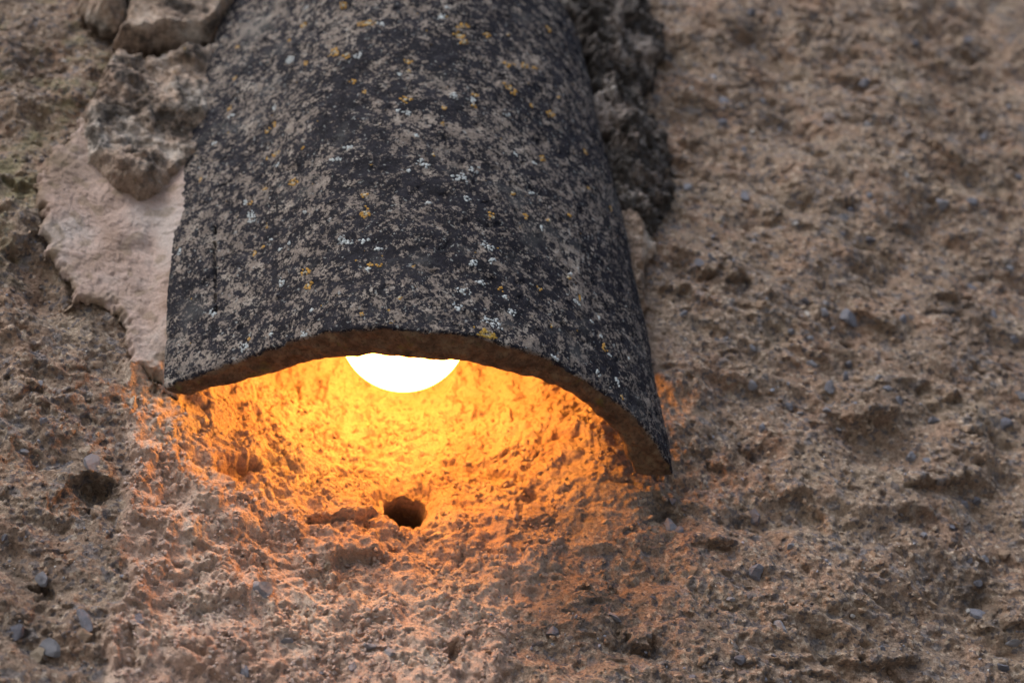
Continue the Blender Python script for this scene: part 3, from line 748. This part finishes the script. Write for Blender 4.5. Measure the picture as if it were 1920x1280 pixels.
_n = normals(tile_base, np.array([0.5]), np.array([0.05]), 0.0)[0]
SG = 1.0 if _n[1] < 0 else -1.0
def thick_at(th, s):
    return TP['thick']*(1+0.30*np.exp(-((th-0.46)/0.17)**2)+0.30*smooth(0.86, 1.0, th)+0.10*perlin2(th*9, s*20, 221)+0.07*perlin2(th*24, s*60, 222)*np.exp(-s/0.01))
def tile_surface(th, s, side):
    """side 0 = weathered outside, 1 = inside; corners rounded towards the rim and the long edges"""
    T_ = thick_at(th, s); R_ = 0.0013*(1+0.5*perlin2(th*26, s*0+side*5, 223))
    e = np.minimum(np.minimum(th, 1-th)*ARC, s)
    u_ = np.clip(1-e/R_, 0, 1); ins = R_*(1-np.sqrt(np.clip(1-u_*u_, 0, 1)))
    off = ins if side == 0 else T_-ins
    Pt = tile_base(th, s, off)
    n = normals(tile_base, th, np.maximum(s, 5e-4), off)*SG
    d = tile_disp(Pt, th, s)
    return Pt+n*(d if side == 0 else -d)[..., None], n

NT = 500
tl = np.linspace(0, 1, NT); tl = np.concatenate([[0, .0006, .0012, .002, .0035, .0055, .008], tl[(tl > .0095) & (tl < .9905)], [.992, .9945, .9965, .998, .9988, .9994, 1]])
sl2 = np.concatenate([[0, .00015, .0003, .0006, .001, .0015, .002], np.arange(0.0025, 0.25, 0.00060)])
TH, SS = np.meshgrid(tl, sl2, indexing='ij')
Po, _ = tile_surface(TH, SS, 0)
sl3 = np.concatenate([[0, .00015, .0003, .0006, .001, .0015, .002], np.arange(0.003, 0.03, 0.0008), np.arange(0.03, 0.25, 0.004)])
TH3, SS3 = np.meshgrid(tl, sl3, indexing='ij')
Pi, _ = tile_surface(TH3, SS3, 1)
verts = [Po.reshape(-1, 3), Pi.reshape(-1, 3)]
n_o = Po.shape[0]*Po.shape[1]; n_i = Pi.shape[0]*Pi.shape[1]
q_o = grid_quads(*Po.shape[:2]); q_i = grid_quads(*Pi.shape[:2])[:, ::-1]+n_o
if SG < 0: pass
io = np.arange(n_o).reshape(Po.shape[:2]); ii = np.arange(n_i).reshape(Pi.shape[:2])+n_o
# the broken face of the lower rim
K = 22
kk = np.linspace(0, 1, K+2)[1:-1]
a_, b_ = Po[:, 0], Pi[:, 0]
Rim = a_[:, None]*(1-kk[None, :, None])+b_[:, None]*kk[None, :, None]
down = tile_base(tl, tl*0, 0.006)-tile_base(tl, tl*0+0.002, 0.006); down /= np.linalg.norm(down, axis=-1, keepdims=True)
rd = 0.0010*perlin3(Rim, 0.009, 231)+0.0008*perlin3(Rim, 0.004, 232)+0.0004*perlin3(Rim, 0.0018, 233)+0.0006
Rim = Rim+down[:, None]*(rd*np.sin(np.pi*kk)[None]**0.6)[..., None]
n_r = Rim.shape[0]*K; ir = np.arange(n_r).reshape(-1, K)+n_o+n_i
verts.append(Rim.reshape(-1, 3))
full = np.concatenate([io[:, :1], ir, ii[:, :1]], 1)
q_r = np.stack([full[:-1, :-1], full[:-1, 1:], full[1:, 1:], full[1:, :-1]], -1).reshape(-1, 4)
# long edges: join outside to inside along s (inner rows are sparser, so match by nearest s)
def side(col, flip):
    qs = []
    m = np.searchsorted(sl3, sl2).clip(0, len(sl3)-1)
    for j in range(len(sl2)-1):
        a, b, c, d = io[col, j], io[col, j+1], ii[col, m[j+1]], ii[col, m[j]]
        qs.append((a, b, c, d) if not flip else (d, c, b, a))
    return np.array(qs)
q_s0, q_s1 = side(0, True), side(-1, False)
q_t = np.stack([io[:-1, -1], ii[:-1, -1], ii[1:, -1], io[1:, -1]], -1)
qq = np.concatenate([q_o, q_i, q_r, q_t])
tri_s = []
for q4 in np.concatenate([q_s0, q_s1]):
    a, b, c, d = q4
    if c == d or a == b: tri_s.append((a, b, c) if a != b else (a, c, d))
    else: tri_s.append((a, b, c)); tri_s.append((a, c, d))
tri_s = [t for t in tri_s if len(set(t)) == 3]
rimattr = np.concatenate([(0.5*np.exp(-SS/0.0009)*1.0).ravel(), np.ones(n_i), np.ones(n_r)])
bare = np.zeros(TH.shape)
for u, v, r, a in ((610, 60, .010, 1), (500, 20, .016, 1), (1010, 120, .010, .8), (400, 150, .012, 1), (420, 420, .010, .6), (600, 470, .012, .9), (1060, 470, .016, 1.1), (1120, 560, .010, .9), (850, 560, .010, .6), (420, 560, .014, .8), (560, 240, .014, .7), (900, 300, .02, .3), (450, 90, .012, .8), (1000, 330, .018, .6), (370, 300, .010, .8), (830, 605, .012, .7), (680, 330, .014, -.9), (640, 200, .012, -.6), (900, 420, .02, -.5), (760, 500, .02, -.5), (840, 90, .012, -.7), (520, 160, .010, -.6)):
    t0, s0 = locate(u, v); bare += a*np.exp(-(((TH-t0)*ARC)**2+(SS-s0)**2)/r**2)
bareattr = np.concatenate([bare.ravel(), np.zeros(n_i+n_r)])
tile_shell = mesh_from('roof_tile', np.concatenate(verts), qq, M_TILE, tris=tri_s, attrs={'rim': rimattr, 'bare': bareattr})
tile_shell['label'] = 'curved black weathered clay barrel tile shading the lit globe, dotted with lichen'
tile_shell['category'] = 'roof tile'; tile_shell['kind'] = 'thing'

# lichens that grow on it
ORANGE = [(642, 5, 10), (685, 41, 13), (872, 45, 11), (861, 60, 12), (875, 77, 8), (918, 62, 8), (955, 61, 4), (1030, 52, 8), (766, 112, 7), (765, 130, 4), (952, 118, 8), (966, 116, 4), (986, 121, 8), (1004, 127, 4), (658, 149, 6), (680, 167, 5), (648, 101, 9), (962, 165, 11), (892, 173, 7), (890, 192, 6), (763, 184, 8), (836, 202, 6), (1003, 198, 6), (1036, 212, 10), (1050, 183, 4), (833, 231, 4), (813, 287, 4), (1020, 292, 9), (1103, 285, 6), (680, 360, 7), (685, 393, 11), (925, 406, 7), (989, 406, 7), (1033, 411, 7), (965, 360, 5), (1070, 402, 4), (1108, 349, 4), (1150, 388, 4),
 (566, 44, 10), (540, 73, 5), (626, 96, 11), (568, 116, 7), (443, 82, 6), (435, 143, 5), (514, 230, 8), (499, 242, 8), (514, 286, 9), (500, 293, 6), (546, 338, 9), (490, 350, 6), (466, 375, 7), (497, 417, 5), (428, 198, 7), (566, 274, 4), (371, 334, 4), (475, 470, 7), (568, 507, 9), (575, 529, 9), (463, 635, 4), (489, 459, 4), (695, 491, 5), (709, 491, 4), (748, 556, 4), (680, 587, 5), (1068, 516, 6), (1093, 558, 6), (1016, 535, 5), (1038, 610, 5), (945, 539, 5), (1141, 650, 8), (1172, 742, 6)]
YELLOW = [(912, 622, 16)]
WHITE = [(828, 26, 9), (838, 10, 6), (712, 40, 8), (670, 100, 9), (751, 138, 6), (747, 203, 5), (761, 209, 7), (853, 177, 9), (888, 185, 7), (954, 211, 5), (653, 273, 8), (783, 254, 5), (794, 301, 10), (766, 314, 4), (862, 329, 12), (893, 316, 9), (803, 374, 4), (875, 369, 6), (1001, 356, 8), (971, 285, 7), (1004, 302, 5), (1018, 427, 7), (542, 109, 14), (569, 12, 8), (400, 262, 8), (512, 198, 7), (618, 297, 7), (630, 297, 6), (469, 403, 14), (568, 395, 6), (455, 378, 8), (376, 139, 4), (519, 306, 6), (334, 469, 8), (504, 445, 6), (637, 447, 9), (526, 527, 10), (586, 575, 6), (393, 584, 9), (506, 624, 7), (453, 650, 9), (564, 622, 7), (537, 454, 5), (522, 464, 5), (650, 448, 10), (678, 445, 9), (710, 462, 8), (688, 498, 6), (914, 458, 9), (888, 491, 9), (923, 485, 8), (901, 525, 10), (875, 540, 9), (857, 569, 9), (952, 555, 5), (961, 581, 7), (928, 600, 13), (1095, 555, 5), (1084, 562, 6), (1114, 599, 5), (1130, 626, 6), (1183, 669, 5), (1147, 664, 6), (1128, 698, 7), (1160, 709, 10), (1075, 511, 6), (1044, 668, 9), (430, 210, 10), (1128, 590, 5)]
def lichen(name, u, v, r, mat, seed, ring):
    """a crust of many tiny granules that hug the tile"""
    rg = np.random.RandomState(seed)
    t0, s0 = locate(u, v)
    Rm = r/FPX*0.80*1.10
    gr = 0.00046
    Rm *= 0.88; n = int(np.clip(3.2*(Rm/gr)**2*(0.6 if ring else 0.5), 9, 190))
    lobes = rg.rand(3)*6.28
    a = rg.rand(n)*6.28
    rf = (0.62+0.38*rg.rand(n)**0.7 if ring else np.sqrt(rg.rand(n)))
    core = rg.rand(n) < 0.30
    if ring: rf = np.where(core, rg.rand(n)*0.55, rf)
    lob = 1+0.28*np.sin(2*a+lobes[0])+0.20*np.sin(3*a+lobes[1])+0.14*np.sin(7*a+lobes[2])+0.10*rg.normal(size=n)
    sx, sz = rg.uniform(.65, 1.2), rg.uniform(.65, 1.2)
    gx = Rm*rf*lob*np.cos(a)*sx; gz = Rm*rf*lob*np.sin(a)*sz
    m = perlin2(gx/0.0012+seed, gz/0.0012, seed) > -0.35
    gx, gz, rf = gx[m], gz[m], rf[m]; n = len(gx)
    g_r = gr*(0.55+0.9*rg.rand(n))
    K_ = 6
    an = np.linspace(0, 2*np.pi, K_, endpoint=False)
    rr_ = np.array([0.6, 1.0])
    ox = g_r[:, None, None]*rr_[None, :, None]*np.cos(an+0.3)[None, None]*(1+0.25*rg.normal(size=(n, 2, K_)))
    oz = g_r[:, None, None]*rr_[None, :, None]*np.sin(an+0.3)[None, None]*(1+0.25*rg.normal(size=(n, 2, K_)))
    ox = np.concatenate([np.zeros((n, 1)), ox.reshape(n, -1)], 1); oz = np.concatenate([np.zeros((n, 1)), oz.reshape(n, -1)], 1)
    hh = np.concatenate([[0.62], np.full(K_, 0.5), np.full(K_, -0.35)])
    th = np.clip(t0+(gx[:, None]+ox)/ARC, 0.002, 0.998); s_ = np.maximum(s0+(gz[:, None]+oz)*1.1, 0.0005)
    Pt, nn = tile_surface(th, s_, 0)
    Pt = Pt+nn*(g_r[:, None]*hh[None])[..., None]
    tr, q = [], []
    for i in range(K_):
        j = (i+1) % K_
        tr.append((0, 1+i, 1+j)); q.append((1+i, 1+K_+i, 1+K_+j, 1+j))
    base = (np.arange(n)*(1+2*K_))[:, None, None]
    tr = (np.array(tr)[None]+base).reshape(-1, 3); q = (np.array(q)[None]+base).reshape(-1, 4)
    return mesh_from(name, Pt, q, mat, tile_shell, attrs={'radial': np.repeat(rf, 1+2*K_)}, tris=tr)
for i, (u, v, r) in enumerate(ORANGE): lichen('orange_lichen', u, v, r*0.95, M_ORANGE, 500+i, True)
for i, (u, v, r) in enumerate(YELLOW): lichen('yellow_lichen', u, v, r, M_YELLOW, 700+i, False)
for i, (u, v, r) in enumerate(WHITE): lichen('pale_lichen', u, v, r*0.9, M_PALE, 800+i, False)

# ------------------------------------------------------------------ the lamp under the tile
lamp = bpy.data.objects.new('wall_lamp', None); scene.collection.objects.link(lamp)
lamp.location = Vector(bulb_c.tolist()); lamp.empty_display_size = 0.02
lamp['label'] = 'glowing round globe lamp tucked under the curved tile'; lamp['category'] = 'lamp'
gm = NG('lit opal glass', 0.3); gm.b.inputs['Emission Color'].default_value = (1.0, 0.37, 0.05, 1); gm.b.inputs['Emission Strength'].default_value = 28.0
gm = gm.done((0.8, 0.75, 0.68))
mm_ = NG('grey lamp metal', 0.4); mm_.b.inputs['Metallic'].default_value = 0.8; mm_ = mm_.done((0.4, 0.4, 0.4))
wm = NG('white porcelain lamp holder', 0.4).done((0.7, 0.68, 0.64))
def lathe(name, prof, mat, parent, n=64):
    """prof: (radius, height) along +Z"""
    A = np.linspace(0, 2*np.pi, n, endpoint=False)
    pr = np.array(prof)
    Vv = np.stack([pr[:, 0][:, None]*np.cos(A), pr[:, 0][:, None]*np.sin(A), pr[:, 1][:, None]*np.ones(n)], -1)
    idx = np.arange(len(pr)*n).reshape(len(pr), n); nx = np.roll(idx, -1, 1)
    q = np.stack([idx[:-1], nx[:-1], nx[1:], idx[1:]], -1).reshape(-1, 4)
    return mesh_from(name, Vv, q, mat, parent)
R = bulb_r
a0 = rad(26)
prof = [(R*math.sin(t), -R*math.cos(t)) for t in np.linspace(0.001, math.pi-a0, 40)]
globe = lathe('globe', prof+[(0.0108, R*1.02)], gm, lamp)
thr = [(0.0108, R*1.0)]
for i in range(6): thr += [(0.0112, R+0.001+i*0.0028), (0.0101, R+0.0024+i*0.0028)]
lathe('screw_cap', thr, mm_, lamp, 40)
lathe('lamp_holder', [(0.0118, R+0.012), (0.0150, R+0.014), (0.0155, R+0.040), (0.0120, R+0.046), (0.0001, R+0.046)], wm, lamp, 40)
